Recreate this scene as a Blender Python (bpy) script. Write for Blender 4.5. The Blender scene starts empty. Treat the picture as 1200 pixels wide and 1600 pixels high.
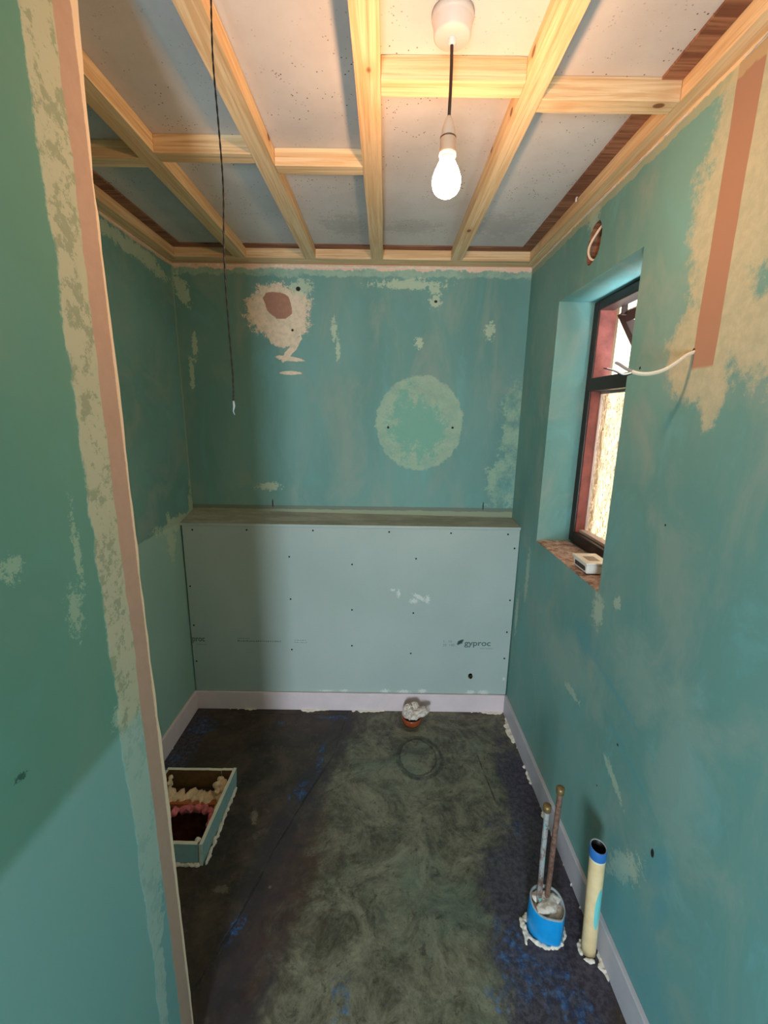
import bpy, bmesh, math, random
from mathutils import Vector, Matrix, noise as mnoise
random.seed(7)
S = bpy.context.scene
C = S.collection
PI = math.pi

# ------------------------------------------------------------------ camera
CAM_H = 1.568
cam_data = bpy.data.cameras.new('camera')
cam = bpy.data.objects.new('camera', cam_data)
C.objects.link(cam)
cam.location = (0, 0, CAM_H)
cam.rotation_euler = (Matrix.Rotation(math.radians(90 - 12.7), 3, 'X') @ Matrix.Rotation(math.radians(0.8), 3, 'Z')).to_euler()
cam_data.sensor_fit = 'VERTICAL'
cam_data.sensor_height = 36.0
cam_data.lens = 670.0 / 1600.0 * 36.0
cam_data.clip_start = 0.01
S.camera = cam

# ------------------------------------------------------------------ light and exposure
SKY_STRENGTH = 12.0
SKY_COLOR = (0.76, 0.89, 1.0)
DOOR_POWER = 22.0
DOOR_COLOR = (0.80, 0.91, 1.0)
BULB_STRENGTH = 130.0
BULB_COLOR = (1.0, 0.52, 0.26)
S.view_settings.view_transform = 'Standard'
S.view_settings.look = 'None'
S.view_settings.gamma = 1.0
S.view_settings.use_curve_mapping = False
S.view_settings.exposure = 1.25
try:
    S.cycles.max_bounces = 10
    S.cycles.diffuse_bounces = 6
    S.cycles.transmission_bounces = 8
    S.cycles.use_denoising = True
except Exception:
    pass
world = bpy.data.worlds.new('sky')
S.world = world
world.use_nodes = True
bg = world.node_tree.nodes['Background']
bg.inputs[0].default_value = (*SKY_COLOR, 1)
bg.inputs[1].default_value = SKY_STRENGTH

la = bpy.data.lights.new('doorway_daylight', 'AREA')
la.shape = 'RECTANGLE'; la.size = 0.30; la.size_y = 0.8
la.energy = DOOR_POWER; la.color = DOOR_COLOR
lo = bpy.data.objects.new('doorway_daylight', la)
C.objects.link(lo)
lo.location = (-0.28, -1.30, 0.95)
lo.rotation_euler = (math.radians(90), 0, math.radians(-6))

# ------------------------------------------------------------------ node helpers
def lin(r, g, b):
    f = lambda c: (c / 255 / 12.92) if c / 255 <= 0.04045 else ((c / 255 + 0.055) / 1.055) ** 2.4
    return (f(r), f(g), f(b), 1)

class NT:
    def __init__(s, name, rough=0.8, spec=0.3):
        s.m = bpy.data.materials.new(name)
        s.m.use_nodes = True
        s.t = s.m.node_tree
        s.bsdf = s.t.nodes['Principled BSDF']
        s.bsdf.inputs['Roughness'].default_value = rough
        s.bsdf.inputs['Specular IOR Level'].default_value = spec
        tc = s.t.nodes.new('ShaderNodeTexCoord')
        s.co = tc.outputs['Object']
    def lk(s, a, b): s.t.links.new(a, b)
    def put(s, sock, v):
        if hasattr(v, 'is_output') or isinstance(v, bpy.types.NodeSocket): s.lk(v, sock)
        else: sock.default_value = v
    def math(s, op, a, b=0.0, c=None, clamp=False):
        n = s.t.nodes.new('ShaderNodeMath'); n.operation = op; n.use_clamp = clamp
        s.put(n.inputs[0], a); s.put(n.inputs[1], b)
        if c is not None: s.put(n.inputs[2], c)
        return n.outputs[0]
    def mapping(s, loc=(0, 0, 0), rot=(0, 0, 0), scale=(1, 1, 1), kind='POINT', co=None):
        n = s.t.nodes.new('ShaderNodeMapping'); n.vector_type = kind
        n.inputs['Location'].default_value = loc
        n.inputs['Rotation'].default_value = rot
        n.inputs['Scale'].default_value = scale
        s.lk(co or s.co, n.inputs['Vector'])
        return n.outputs[0]
    def noise(s, scale=5, detail=4, rough=0.6, co=None, dist=0.0, stretch=None, off=(0, 0, 0)):
        if stretch or off != (0, 0, 0): co = s.mapping(loc=off, scale=stretch or (1, 1, 1), co=co)
        n = s.t.nodes.new('ShaderNodeTexNoise')
        n.inputs['Scale'].default_value = scale
        n.inputs['Detail'].default_value = detail
        n.inputs['Roughness'].default_value = rough
        n.inputs['Distortion'].default_value = dist
        s.lk(co or s.co, n.inputs['Vector'])
        return n.outputs[0]
    def voro(s, scale, co=None, feature='F1', rnd=1.0, out='Distance'):
        n = s.t.nodes.new('ShaderNodeTexVoronoi'); n.feature = feature
        n.inputs['Scale'].default_value = scale
        n.inputs['Randomness'].default_value = rnd
        s.lk(co or s.co, n.inputs['Vector'])
        return n.outputs[out]
    def step(s, v, lo, hi, a=0.0, b=1.0):
        n = s.t.nodes.new('ShaderNodeMapRange'); n.interpolation_type = 'SMOOTHSTEP'
        s.put(n.inputs[0], v)
        n.inputs[1].default_value = lo; n.inputs[2].default_value = hi
        n.inputs[3].default_value = a; n.inputs[4].default_value = b
        return n.outputs[0]
    def axis(s, k):
        n = s.t.nodes.new('ShaderNodeSeparateXYZ'); s.lk(s.co, n.inputs[0]); return n.outputs[k]
    def ell(s, c, r, rot=(0, 0, 0)):
        v = s.mapping(loc=c, rot=rot, scale=r, kind='TEXTURE')
        n = s.t.nodes.new('ShaderNodeVectorMath'); n.operation = 'LENGTH'
        s.lk(v, n.inputs[0]); return n.outputs['Value']
    def patch(s, ells, wob=None, amp=0.5, soft=0.08):
        """union of ellipses with a ragged edge; ells = [(centre, radii[, rot])]"""
        d = None
        for e in ells:
            x = s.ell(*e)
            d = x if d is None else s.math('MINIMUM', d, x)
        if wob is not None:
            d = s.math('ADD', d, s.math('MULTIPLY', s.math('SUBTRACT', wob, 0.5), amp))
        return s.step(d, 1 + soft, 1 - soft)
    def poly(s, pts, wob=None, soft=0.002):
        # convex outline in the x-z plane, counter-clockwise
        sx, sz = s.axis(0), s.axis(2); d = None
        for (x0, z0), (x1, z1) in zip(pts, pts[1:] + pts[:1]):
            ex, ez = x1 - x0, z1 - z0; l = math.hypot(ex, ez); nx, nz = ez / l, -ex / l
            v = s.math('ADD', s.math('ADD', s.math('MULTIPLY', sx, nx), s.math('MULTIPLY', sz, nz)), -(x0 * nx + z0 * nz))
            d = v if d is None else s.math('MAXIMUM', d, v)
        if wob is not None: d = s.math('ADD', d, wob)
        return s.step(d, soft, -soft)
    def mix(s, fac, a, b, mode='MIX'):
        n = s.t.nodes.new('ShaderNodeMix'); n.data_type = 'RGBA'; n.blend_type = mode
        s.put(n.inputs[0], fac); s.put(n.inputs[6], a); s.put(n.inputs[7], b)
        return n.outputs[2]
    def worn(s, mask, lo=0.45, k=26, off=(0, 0, 0)):
        return s.mul(mask, s.step(s.noise(k, 7, 0.75, off=off), 0.36, 0.60, lo, 1.0))
    def mul(s, a, b): return s.math('MULTIPLY', a, b)
    def color(s, c): s.put(s.bsdf.inputs['Base Color'], c)
    def rough(s, c): s.put(s.bsdf.inputs['Roughness'], c)
    def bump(s, h, strength=0.3, dist=0.002):
        n = s.t.nodes.new('ShaderNodeBump')
        n.inputs['Strength'].default_value = strength
        n.inputs['Distance'].default_value = dist
        s.lk(h, n.inputs['Height']); s.lk(n.outputs[0], s.bsdf.inputs['Normal'])

BIG = 1000.0
def plain(name, col, rough=0.6, spec=0.3, var=0.0, metal=0.0, scale=30, bump=0.0):
    t = NT(name, rough, spec)
    if var:
        n = t.noise(scale, 5, 0.6)
        lo = tuple(c * (1 - var) for c in col[:3]) + (1,)
        hi = tuple(min(1, c * (1 + var)) for c in col[:3]) + (1,)
        t.color(t.mix(t.step(n, 0.3, 0.7), lo, hi))
        if bump: t.bump(n, bump, 0.003)
    else: t.color(col)
    t.bsdf.inputs['Metallic'].default_value = metal
    return t.m

TEAL = lin(116, 163, 158); TEAL_D = lin(102, 150, 145); TEAL_B = lin(112, 172, 178); GREY_G = lin(146, 163, 154)
CREAM = lin(226, 206, 176); SKIM = lin(160, 190, 172); BROWN_PAPER = lin(176, 122, 98)

def wall_base(t, stretch=(1, 1, 0.35)):
    n1 = t.noise(2.2, 4, 0.55, stretch=stretch)
    n2 = t.noise(6.0, 6, 0.65, dist=0.6, stretch=stretch, off=(3, 1, 2))
    n3 = t.noise(240, 2, 0.5)
    c = t.mix(t.step(n1, 0.35, 0.68), TEAL_D, TEAL)
    c = t.mix(t.mul(t.step(n2, 0.44, 0.72), 0.6), c, GREY_G)
    c = t.mix(t.mul(t.step(n2, 0.46, 0.30), 0.45), c, TEAL_B)
    return c, n1, n2, n3

def wall_bump(t, n2, n3, masks):
    h = t.math('ADD', t.mul(n2, 0.5), t.mul(n3, 0.12))
    for m in masks: h = t.math('ADD', h, t.mul(m, 0.5))
    t.bump(h, 0.35, 0.002)

# back wall
def mat_back():
    t = NT('skimmed_back_wall', 0.75)
    c, n1, n2, n3 = wall_base(t)
    w = t.noise(14, 6, 0.7); w2 = t.noise(40, 5, 0.7)
    z = t.axis(2)
    # pale skim along the top, torn cream line right under the timber
    zt = t.math('ADD', z, t.mul(t.math('SUBTRACT', t.noise(9, 5, 0.7, stretch=(1, 1, 1)), 0.5), 0.09))
    top = t.mul(t.worn(t.step(zt, 2.197, 2.206), 0.35, 16, (0, 0, 3)), 0.85)
    c = t.mix(top, c, SKIM)
    tor = t.step(t.math('ADD', z, t.mul(t.math('SUBTRACT', w, 0.5), 0.07)), 2.228, 2.232)
    c = t.mix(tor, c, lin(228, 198, 178))
    cream = t.patch([((-0.515, 2.205, 2.04), (0.155, BIG, 0.125)), ((-0.50, 2.205, 1.93), (0.07, BIG, 0.05)),
                     ((-0.46, 2.205, 1.875), (0.075, BIG, 0.016), (0, math.radians(-50), 0)),
                     ((-0.475, 2.205, 1.832), (0.065, BIG, 0.011), (0, math.radians(6), 0)),
                     ((-0.47, 2.205, 1.765), (0.05, BIG, 0.009))], t.math('ADD', t.mul(w, 0.5), t.mul(t.noise(60, 7, 0.85), 0.5)), 2.2, 0.05)
    c = t.mix(cream, c, t.mix(t.step(w2, 0.4, 0.65), lin(228, 212, 188), lin(206, 198, 174)))
    brown = t.poly([(-0.587, 2.102), (-0.572, 2.050), (-0.528, 2.013), (-0.484, 2.013), (-0.451, 2.035), (-0.466, 2.109), (-0.506, 2.131), (-0.572, 2.124)], t.mul(t.math('SUBTRACT', t.noise(18, 3, 0.5), 0.5), 0.02))
    c = t.mix(brown, c, t.mix(w2, lin(148, 110, 92), lin(184, 142, 120)))
    ring = t.patch([((0.172, 2.205, 1.528), (0.218, BIG, 0.232)), ((0.21, 2.205, 1.72), (0.05, BIG, 0.045))], w2, 0.22, 0.02)
    inner = t.patch([((0.13, 2.205, 1.52), (0.10, BIG, 0.16)), ((0.20, 2.205, 1.49), (0.10, BIG, 0.12))], t.noise(22, 8, 0.85), 5.0, 0.12)
    c = t.mix(t.mul(t.worn(ring, 0.6, 18), 0.85), c, t.mix(w, lin(150, 182, 158), lin(172, 196, 174)))
    c = t.mix(t.mul(t.mul(ring, inner), 0.8), c, lin(110, 172, 158))
    edge = t.patch([((0.64, 2.205, 1.62), (0.055, BIG, 0.10)), ((0.65, 2.205, 1.45), (0.06, BIG, 0.13)), ((0.62, 2.205, 1.24), (0.085, BIG, 0.13))], t.noise(15, 8, 0.8), 5.0, 0.08)
    c = t.mix(t.mul(t.worn(edge, 0.0, 11, (4, 0, 1)), 0.75), c, lin(160, 190, 166))
    sm = t.patch([((-0.252, 2.205, 1.97), (0.014, BIG, 0.05)), ((-0.235, 2.205, 1.88), (0.010, BIG, 0.06)), ((0.228, 2.205, 2.10), (0.026, BIG, 0.030)), ((0.22, 2.205, 2.15), (0.035, BIG, 0.02), (0, 0.6, 0)),
                  ((0.159, 2.205, 1.915), (0.020, BIG, 0.024)), ((0.495, 2.205, 1.97), (0.024, BIG, 0.035)), ((-0.93, 2.205, 1.88), (0.012, BIG, 0.06)), ((-0.955, 2.205, 1.76), (0.012, BIG, 0.07)),
                  ((-0.60, 2.205, 1.20), (0.06, BIG, 0.02)), ((-0.975, 2.205, 2.14), (0.03, BIG, 0.07), (0, -0.4, 0)), ((0.1, 2.205, 2.17), (0.16, BIG, 0.02)), ((-0.40, 2.205, 2.15), (0.05, BIG, 0.035))], t.noise(48, 6, 0.8), 4.5, 0.15)
    c = t.mix(t.mul(sm, 0.65), c, lin(196, 214, 186))
    # unpainted strip above the boxing and its ragged lower edge
    low = t.step(t.math('ADD', z, t.mul(t.math('SUBTRACT', w2, 0.5), 0.006)), 1.102, 1.098)
    c = t.mix(t.mul(low, 0.85), c, lin(112, 122, 108))
    low2 = t.step(t.math('ADD', z, t.mul(t.math('SUBTRACT', w, 0.5), 0.02)), 1.082, 1.078)
    c = t.mix(t.mul(low2, 0.8), c, lin(152, 164, 138))
    ticks = t.patch([((-0.585, 2.205, 1.11), (0.003, BIG, 0.022)), ((0.52, 2.205, 1.11), (0.003, BIG, 0.022)), ((0.015, 2.205, 1.509), (0.006, BIG, 0.006)), ((0.34, 2.205, 1.512), (0.006, BIG, 0.006)),
                     ((-0.453, 2.205, 1.962), (0.006, BIG, 0.006)), ((-0.42, 2.205, 2.145), (0.011, BIG, 0.010)), ((0.232, 2.205, 2.098), (0.008, BIG, 0.006))], None, 0, 0.2)
    c = t.mix(ticks, c, lin(40, 40, 34))
    t.color(c); wall_bump(t, n2, n3, [cream, ring, edge, sm])
    return t.m

def mat_left():
    t = NT('skimmed_left_wall', 0.75)
    c, n1, n2, n3 = wall_base(t, (1, 0.8, 0.8))
    w = t.noise(14, 6, 0.7); z = t.axis(2)
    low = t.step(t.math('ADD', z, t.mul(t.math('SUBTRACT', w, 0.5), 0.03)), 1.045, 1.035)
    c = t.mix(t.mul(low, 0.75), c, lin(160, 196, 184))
    sm = t.patch([((-1.007, 2.05, 1.04), (BIG, 0.2, 0.035)), ((-1.007, 1.95, 0.98), (BIG, 0.04, 0.10)), ((-1.007, 2.19, 1.0), (BIG, 0.03, 0.2)), ((-1.007, 2.0, 2.19), (BIG, 0.14, 0.03), (-0.2, 0, 0)),
                  ((-1.007, 1.85, 2.2), (BIG, 0.2, 0.03))], t.noise(26, 6, 0.8), 4.0, 0.1)
    c = t.mix(t.mul(sm, 0.6), c, lin(190, 206, 180))
    corner = t.step(t.math('ADD', t.axis(1), t.mul(t.math('SUBTRACT', w, 0.5), 0.02)), 2.188, 2.196)
    c = t.mix(t.mul(corner, 0.5), c, lin(170, 180, 158))
    tor = t.step(t.math('ADD', z, t.mul(t.math('SUBTRACT', w, 0.5), 0.03)), 2.232, 2.238)
    c = t.mix(tor, c, lin(224, 190, 160))
    t.color(c); wall_bump(t, n2, n3, [sm])
    return t.m

def mat_right():
    t = NT('skimmed_right_wall', 0.72)
    c, n1, n2, n3 = wall_base(t, (1, 1, 0.6))
    w = t.noise(9, 6, 0.7); w2 = t.noise(40, 5, 0.7); y = t.axis(1); z = t.axis(2)
    wide = t.patch([((0.676, 0.93, 2.05), (BIG, 0.13, 0.34)), ((0.676, 0.98, 1.72), (BIG, 0.10, 0.10)), ((0.676, 0.78, 1.72), (BIG, 0.16, 0.10)),
                    ((0.676, 0.92, 1.63), (BIG, 0.035, 0.08))], t.noise(8, 8, 0.78), 2.6, 0.18)
    c = t.mix(t.mul(wide, 0.6), c, t.mix(t.step(w2, 0.35, 0.65), lin(196, 184, 148), lin(214, 200, 164)))
    strip = t.patch([((0.676, 0.967, 2.06), (BIG, 0.033, 3.0))], t.noise(7, 3, 0.5), 0.25, 0.03)
    strip = t.mul(strip, t.step(z, 1.672, 1.682))
    c = t.mix(strip, c, lin(164, 128, 106))
    grey = t.patch([((0.676, 1.0, 0.9), (BIG, 0.10, 0.10)), ((0.676, 0.82, 0.75), (BIG, 0.10, 0.2)), ((0.676, 1.4, 0.7), (BIG, 0.25, 0.1))], t.noise(5, 6, 0.7, dist=0.5), 3.5, 0.6)
    c = t.mix(t.mul(grey, 0.35), c, lin(160, 178, 166))
    sm = t.patch([((0.676, 1.25, 0.98), (BIG, 0.03, 0.05)), ((0.676, 1.59, 2.22), (BIG, 0.04, 0.045)), ((0.676, 1.9, 0.85), (BIG, 0.02, 0.12)), ((0.676, 1.15, 1.05), (BIG, 0.02, 0.02)), ((0.676, 2.0, 0.6), (BIG, 0.02, 0.1)),
                  ((0.676, 1.35, 0.62), (BIG, 0.05, 0.015)), ((0.676, 1.05, 0.55), (BIG, 0.06, 0.015), (0.5, 0, 0)), ((0.676, 0.95, 0.35), (BIG, 0.03, 0.10), (0.6, 0, 0))], t.noise(50, 6, 0.8), 4.5, 0.2)
    c = t.mix(t.mul(sm, 0.5), c, lin(196, 208, 186))
    zt = t.math('ADD', z, t.mul(t.math('SUBTRACT', w, 0.5), 0.05))
    c = t.mix(t.mul(t.step(zt, 2.215, 2.22), 0.5), c, lin(190, 180, 140))
    c = t.mix(t.step(t.math('ADD', z, t.mul(t.math('SUBTRACT', w2, 0.5), 0.02)), 2.240, 2.244), c, lin(232, 206, 168))
    strk = t.patch([((0.676, 1.12, 0.80), (BIG, 0.17, 0.010), (0.22, 0, 0)), ((0.676, 1.0, 0.66), (BIG, 0.12, 0.010), (0.35, 0, 0)), ((0.676, 0.83, 0.50), (BIG, 0.03, 0.07), (0.3, 0, 0)), ((0.676, 0.80, 0.40), (BIG, 0.025, 0.08), (0.2, 0, 0)), ((0.676, 1.3, 0.85), (BIG, 0.08, 0.05)), ((0.676, 0.9, 0.15), (BIG, 0.2, 0.2))], t.noise(12, 8, 0.8, dist=0.5), 3.0, 0.5)
    c = t.mix(t.mul(strk, 0.45), c, lin(84, 150, 164))
    dots = t.patch([((0.676, 1.20, 1.70), (BIG, 0.004, 0.004)), ((0.676, 1.05, 0.66), (BIG, 0.004, 0.004)), ((0.676, 0.852, 0.52), (BIG, 0.006, 0.012)), ((0.676, 1.9, 0.93), (BIG, 0.003, 0.003)),
                    ((0.676, 1.12, 0.45), (BIG, 0.003, 0.003)), ((0.676, 1.0, 1.32), (BIG, 0.003, 0.003))], None, 0, 0.2)
    c = t.mix(dots, c, lin(40, 34, 30))
    t.color(c); wall_bump(t, n2, n3, [wide, sm])
    return t.m

def mat_partition():
    t = NT('skimmed_partition_wall', 0.75)
    c, n1, n2, n3 = wall_base(t, (1, 1, 0.6))
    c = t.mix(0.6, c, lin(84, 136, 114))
    y = t.axis(1); z = t.axis(2)
    w = t.noise(11, 6, 0.75, stretch=(1, 1, 0.6)); w2 = t.noise(30, 5, 0.75)
    yy = t.math('ADD', y, t.mul(t.math('SUBTRACT', w, 0.5), 0.05))
    band = t.step(yy, 0.636, 0.642)
    c = t.mix(t.mul(band, 0.9), c, t.mix(t.step(w2, 0.42, 0.5), lin(150, 158, 134), lin(184, 186, 162)))
    yp = t.math('ADD', y, t.mul(t.math('SUBTRACT', t.noise(12, 4, 0.6), 0.5), 0.018))
    paper = t.step(yp, 0.700, 0.703)
    c = t.mix(paper, c, t.mix(w2, lin(168, 140, 124), lin(186, 160, 144)))
    edge = t.step(t.math('ADD', y, t.mul(t.math('SUBTRACT', w2, 0.5), 0.006)), 0.742, 0.745)
    c = t.mix(edge, c, lin(226, 206, 180))
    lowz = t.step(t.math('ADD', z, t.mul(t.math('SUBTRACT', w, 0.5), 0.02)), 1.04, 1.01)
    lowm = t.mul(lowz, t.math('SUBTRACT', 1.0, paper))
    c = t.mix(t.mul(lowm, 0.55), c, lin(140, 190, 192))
    lowp = t.patch([((-0.45, 0.70, 0.30), (BIG, 0.035, 0.30)), ((-0.45, 0.705, 0.0), (BIG, 0.05, 0.3))], t.noise(14, 6, 0.75), 1.5, 0.05)
    c = t.mix(t.mul(lowp, t.mul(lowm, 0.8)), c, lin(104, 158, 162))
    sm = t.patch([((-0.45, 0.49, 1.38), (BIG, 0.014, 0.014)), ((-0.45, 0.58, 1.28), (BIG, 0.012, 0.03)), ((-0.45, 0.60, 1.37), (BIG, 0.006, 0.05)), ((-0.45, 0.635, 1.06), (BIG, 0.012, 0.016))], t.noise(90, 6, 0.85), 8.0, 0.15)
    c = t.mix(t.mul(sm, 0.5), c, lin(176, 198, 174))
    spot = t.patch([((-0.45, 0.45, 1.12), (BIG, 0.008, 0.005))], t.noise(150, 4, 0.8), 4.0, 0.2)
    c = t.mix(t.mul(spot, 0.8), c, lin(30, 70, 60))
    t.color(c); wall_bump(t, n2, w2, [band, sm])
    return t.m

def mat_floor():
    t = NT('tanked_floor', 0.5, 0.5)
    x = t.axis(0)
    n1 = t.noise(2.6, 6, 0.65, dist=0.8, stretch=(1, 0.8, 1)); n2 = t.noise(8, 9, 0.75, dist=0.5); n3 = t.noise(60, 6, 0.7)
    strk = t.math('ADD', t.mul(t.noise(6, 10, 0.78, dist=0.9, off=(5, 2, 0)), 0.75), t.mul(t.noise(38, 6, 0.8, dist=0.6), 0.25))
    dark = t.mix(t.step(n2, 0.35, 0.7), lin(40, 34, 28), lin(78, 66, 54))
    dark = t.mix(t.mul(t.step(t.noise(22, 9, 0.82, dist=0.4), 0.52, 0.66), 0.5), dark, lin(96, 86, 72))
    green = t.mix(t.step(strk, 0.36, 0.66), lin(58, 58, 46), lin(138, 136, 114))
    green = t.mix(t.mul(t.step(t.noise(2.0, 4, 0.6, off=(1, 7, 0)), 0.48, 0.68), 0.55), green, lin(98, 122, 106))
    green = t.mix(t.mul(t.step(t.noise(24, 9, 0.82, dist=0.5, off=(2, 2, 0)), 0.47, 0.36), 0.75), green, lin(40, 40, 32))
    green = t.mix(t.mul(t.step(t.noise(30, 9, 0.85, off=(6, 2, 0)), 0.58, 0.70), 0.5), green, lin(160, 158, 138))
    cen = t.patch([((0.17, 1.45, 0), (0.40, 0.75, BIG)), ((0.07, 0.85, 0), (0.34, 0.55, BIG)), ((0.30, 1.9, 0), (0.38, 0.28, BIG))], t.noise(5, 9, 0.75, dist=0.6), 2.0, 0.28)
    c = t.mix(cen, dark, green)
    # dark purple run along the membrane joint and beside the right wall
    lap = t.patch([((-0.22, 1.85, 0), (0.07, 0.26, BIG), (0, 0, -0.15)), ((-0.33, 1.40, 0), (0.08, 0.34, BIG), (0, 0, -0.25)), ((-0.38, 0.95, 0), (0.10, 0.35, BIG), (0, 0, -0.1))], n2, 0.9, 0.25)
    c = t.mix(t.mul(t.worn(lap, 0.3, 14), 0.8), c, lin(44, 40, 50))
    navy = t.patch([((0.50, 0.95, 0), (0.16, 0.42, BIG)), ((0.60, 1.35, 0), (0.08, 0.5, BIG)), ((-0.95, 1.75, 0), (0.07, 0.28, BIG))], t.noise(7, 9, 0.78), 2.4, 0.25)
    c = t.mix(t.mul(navy, 0.85), c, t.mix(t.step(n3, 0.4, 0.62), lin(40, 40, 56), lin(78, 74, 90)))
    rust = t.patch([((-0.30, 1.15, 0), (0.07, 0.3, BIG), (0, 0, -0.2)), ((0.5, 2.0, 0), (0.12, 0.05, BIG))], n2, 1.2, 0.3)
    c = t.mix(t.mul(t.worn(rust, 0.1, 20), 0.4), c, lin(86, 60, 48))
    b = t.noise(16, 8, 0.8, dist=1.0, off=(2, 9, 0))
    blue = t.patch([((0.48, 0.90, 0), (0.09, 0.035, BIG), (0, 0, -0.8)), ((0.53, 0.82, 0), (0.06, 0.10, BIG)), ((0.40, 0.95, 0), (0.05, 0.10, BIG)), ((-0.97, 1.66, 0), (0.05, 0.07, BIG)), ((-0.90, 1.9, 0), (0.07, 0.05, BIG)),
                    ((-0.34, 1.52, 0), (0.06, 0.03, BIG), (0, 0, 0.9)), ((-0.45, 1.01, 0), (0.02, 0.05, BIG), (0, 0, -0.5)), ((0.54, 1.36, 0), (0.025, 0.03, BIG)), ((-0.10, 0.86, 0), (0.03, 0.05, BIG)),
                    ((-0.52, 1.93, 0), (0.02, 0.02, BIG)), ((-0.25, 1.98, 0), (0.09, 0.02, BIG)), ((-0.28, 1.70, 0), (0.015, 0.09, BIG)), ((0.33, 0.86, 0), (0.02, 0.04, BIG), (0, 0, 0.6))], b, 2.4, 0.15)
    c = t.mix(t.mul(t.mul(blue, t.step(t.noise(34, 8, 0.8, off=(1, 1, 0)), 0.46, 0.60)), 0.55), c, t.mix(t.step(n3, 0.4, 0.65), lin(26, 66, 126), lin(40, 130, 190)))
    wob = t.math('ADD', t.mul(t.math('SUBTRACT', n2, 0.5), 0.6), t.mul(t.math('SUBTRACT', n3, 0.5), 0.25))
    rd = t.math('ADD', t.ell((0.182, 1.715, 0), (0.108, 0.125, BIG)), t.mul(wob, 0.35))
    rg = t.mul(t.step(rd, 0.86, 0.93), t.step(rd, 1.10, 1.0))
    rd2 = t.math('ADD', t.ell((0.175, 1.72, 0), (0.09, 0.112, BIG)), t.mul(wob, 0.5))
    rg2 = t.mul(t.step(rd2, 0.90, 0.94), t.step(rd2, 1.02, 0.98))
    c = t.mix(t.mul(t.worn(rg, 0.25, 18), 0.8), c, lin(30, 30, 34))
    c = t.mix(t.mul(rg2, 0.6), c, lin(20, 20, 18))
    crack = t.patch([((-0.20, 1.88, 0), (0.004, 0.17, BIG), (0, 0, -0.14)), ((-0.27, 1.60, 0), (0.004, 0.14, BIG), (0, 0, -0.38)), ((-0.35, 1.38, 0), (0.004, 0.14, BIG), (0, 0, -0.33)), ((-0.42, 1.15, 0), (0.004, 0.15, BIG), (0, 0, -0.25)),
                     ((-0.49, 0.93, 0), (0.004, 0.14, BIG), (0, 0, -0.35)), ((0.47, 1.62, 0), (0.003, 0.18, BIG), (0, 0, 0.1)), ((-0.45, 2.0, 0), (0.3, 0.005, BIG))], n2, 3.0, 0.3)
    crack = t.worn(crack, 0.0, 12)
    c = t.mix(t.mul(crack, 0.7), c, lin(22, 20, 20))
    fl = t.patch([((-0.53, 1.13, 0), (0.025, 0.012, BIG)), ((-0.37, 1.14, 0), (0.006, 0.005, BIG)), ((-0.20, 0.90, 0), (0.006, 0.008, BIG)), ((-0.50, 1.40, 0), (0.012, 0.03, BIG), (0, 0, 0.3))], t.noise(80, 6, 0.8), 5.0, 0.3)
    c = t.mix(t.mul(fl, 0.35), c, lin(140, 134, 114))
    t.color(c)
    t.rough(t.step(n2, 0.3, 0.7, 0.42, 0.62))
    h = t.math('ADD', t.mul(n2, 0.8), t.mul(n3, 0.15))
    h = t.math('ADD', h, t.mul(rg, 0.5)); h = t.math('SUBTRACT', h, t.mul(crack, 0.8))
    t.bump(h, 0.55, 0.006)
    return t.m

def mat_ceiling():
    t = NT('old_ceiling_board', 0.85, 0.15)
    n1 = t.noise(3, 5, 0.6)
    c = t.mix(t.step(n1, 0.3, 0.7), lin(188, 184, 180), lin(206, 202, 198))
    clump = t.step(t.noise(5, 3, 0.6, off=(4, 4, 0)), 0.47, 0.62)
    v = t.voro(105)
    sp = t.mul(t.step(v, 0.24, 0.14), t.step(t.noise(28, 4, 0.7), 0.50, 0.56))
    c = t.mix(t.mul(sp, t.mul(t.math('ADD', clump, 0.3), 0.95)), c, lin(96, 72, 56))
    sm = t.patch([((0.45, 1.88, 2.295), (0.12, 0.10, BIG)), ((-0.17, 1.90, 2.295), (0.08, 0.08, BIG)), ((0.1, 1.9, 2.295), (0.10, 0.05, BIG))], t.noise(42, 8, 0.85), 7.0, 0.4)
    c = t.mix(t.mul(sm, 0.25), c, lin(120, 112, 104))
    t.color(c); t.bump(t.noise(220, 3, 0.5), 0.25, 0.001)
    return t.m

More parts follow.
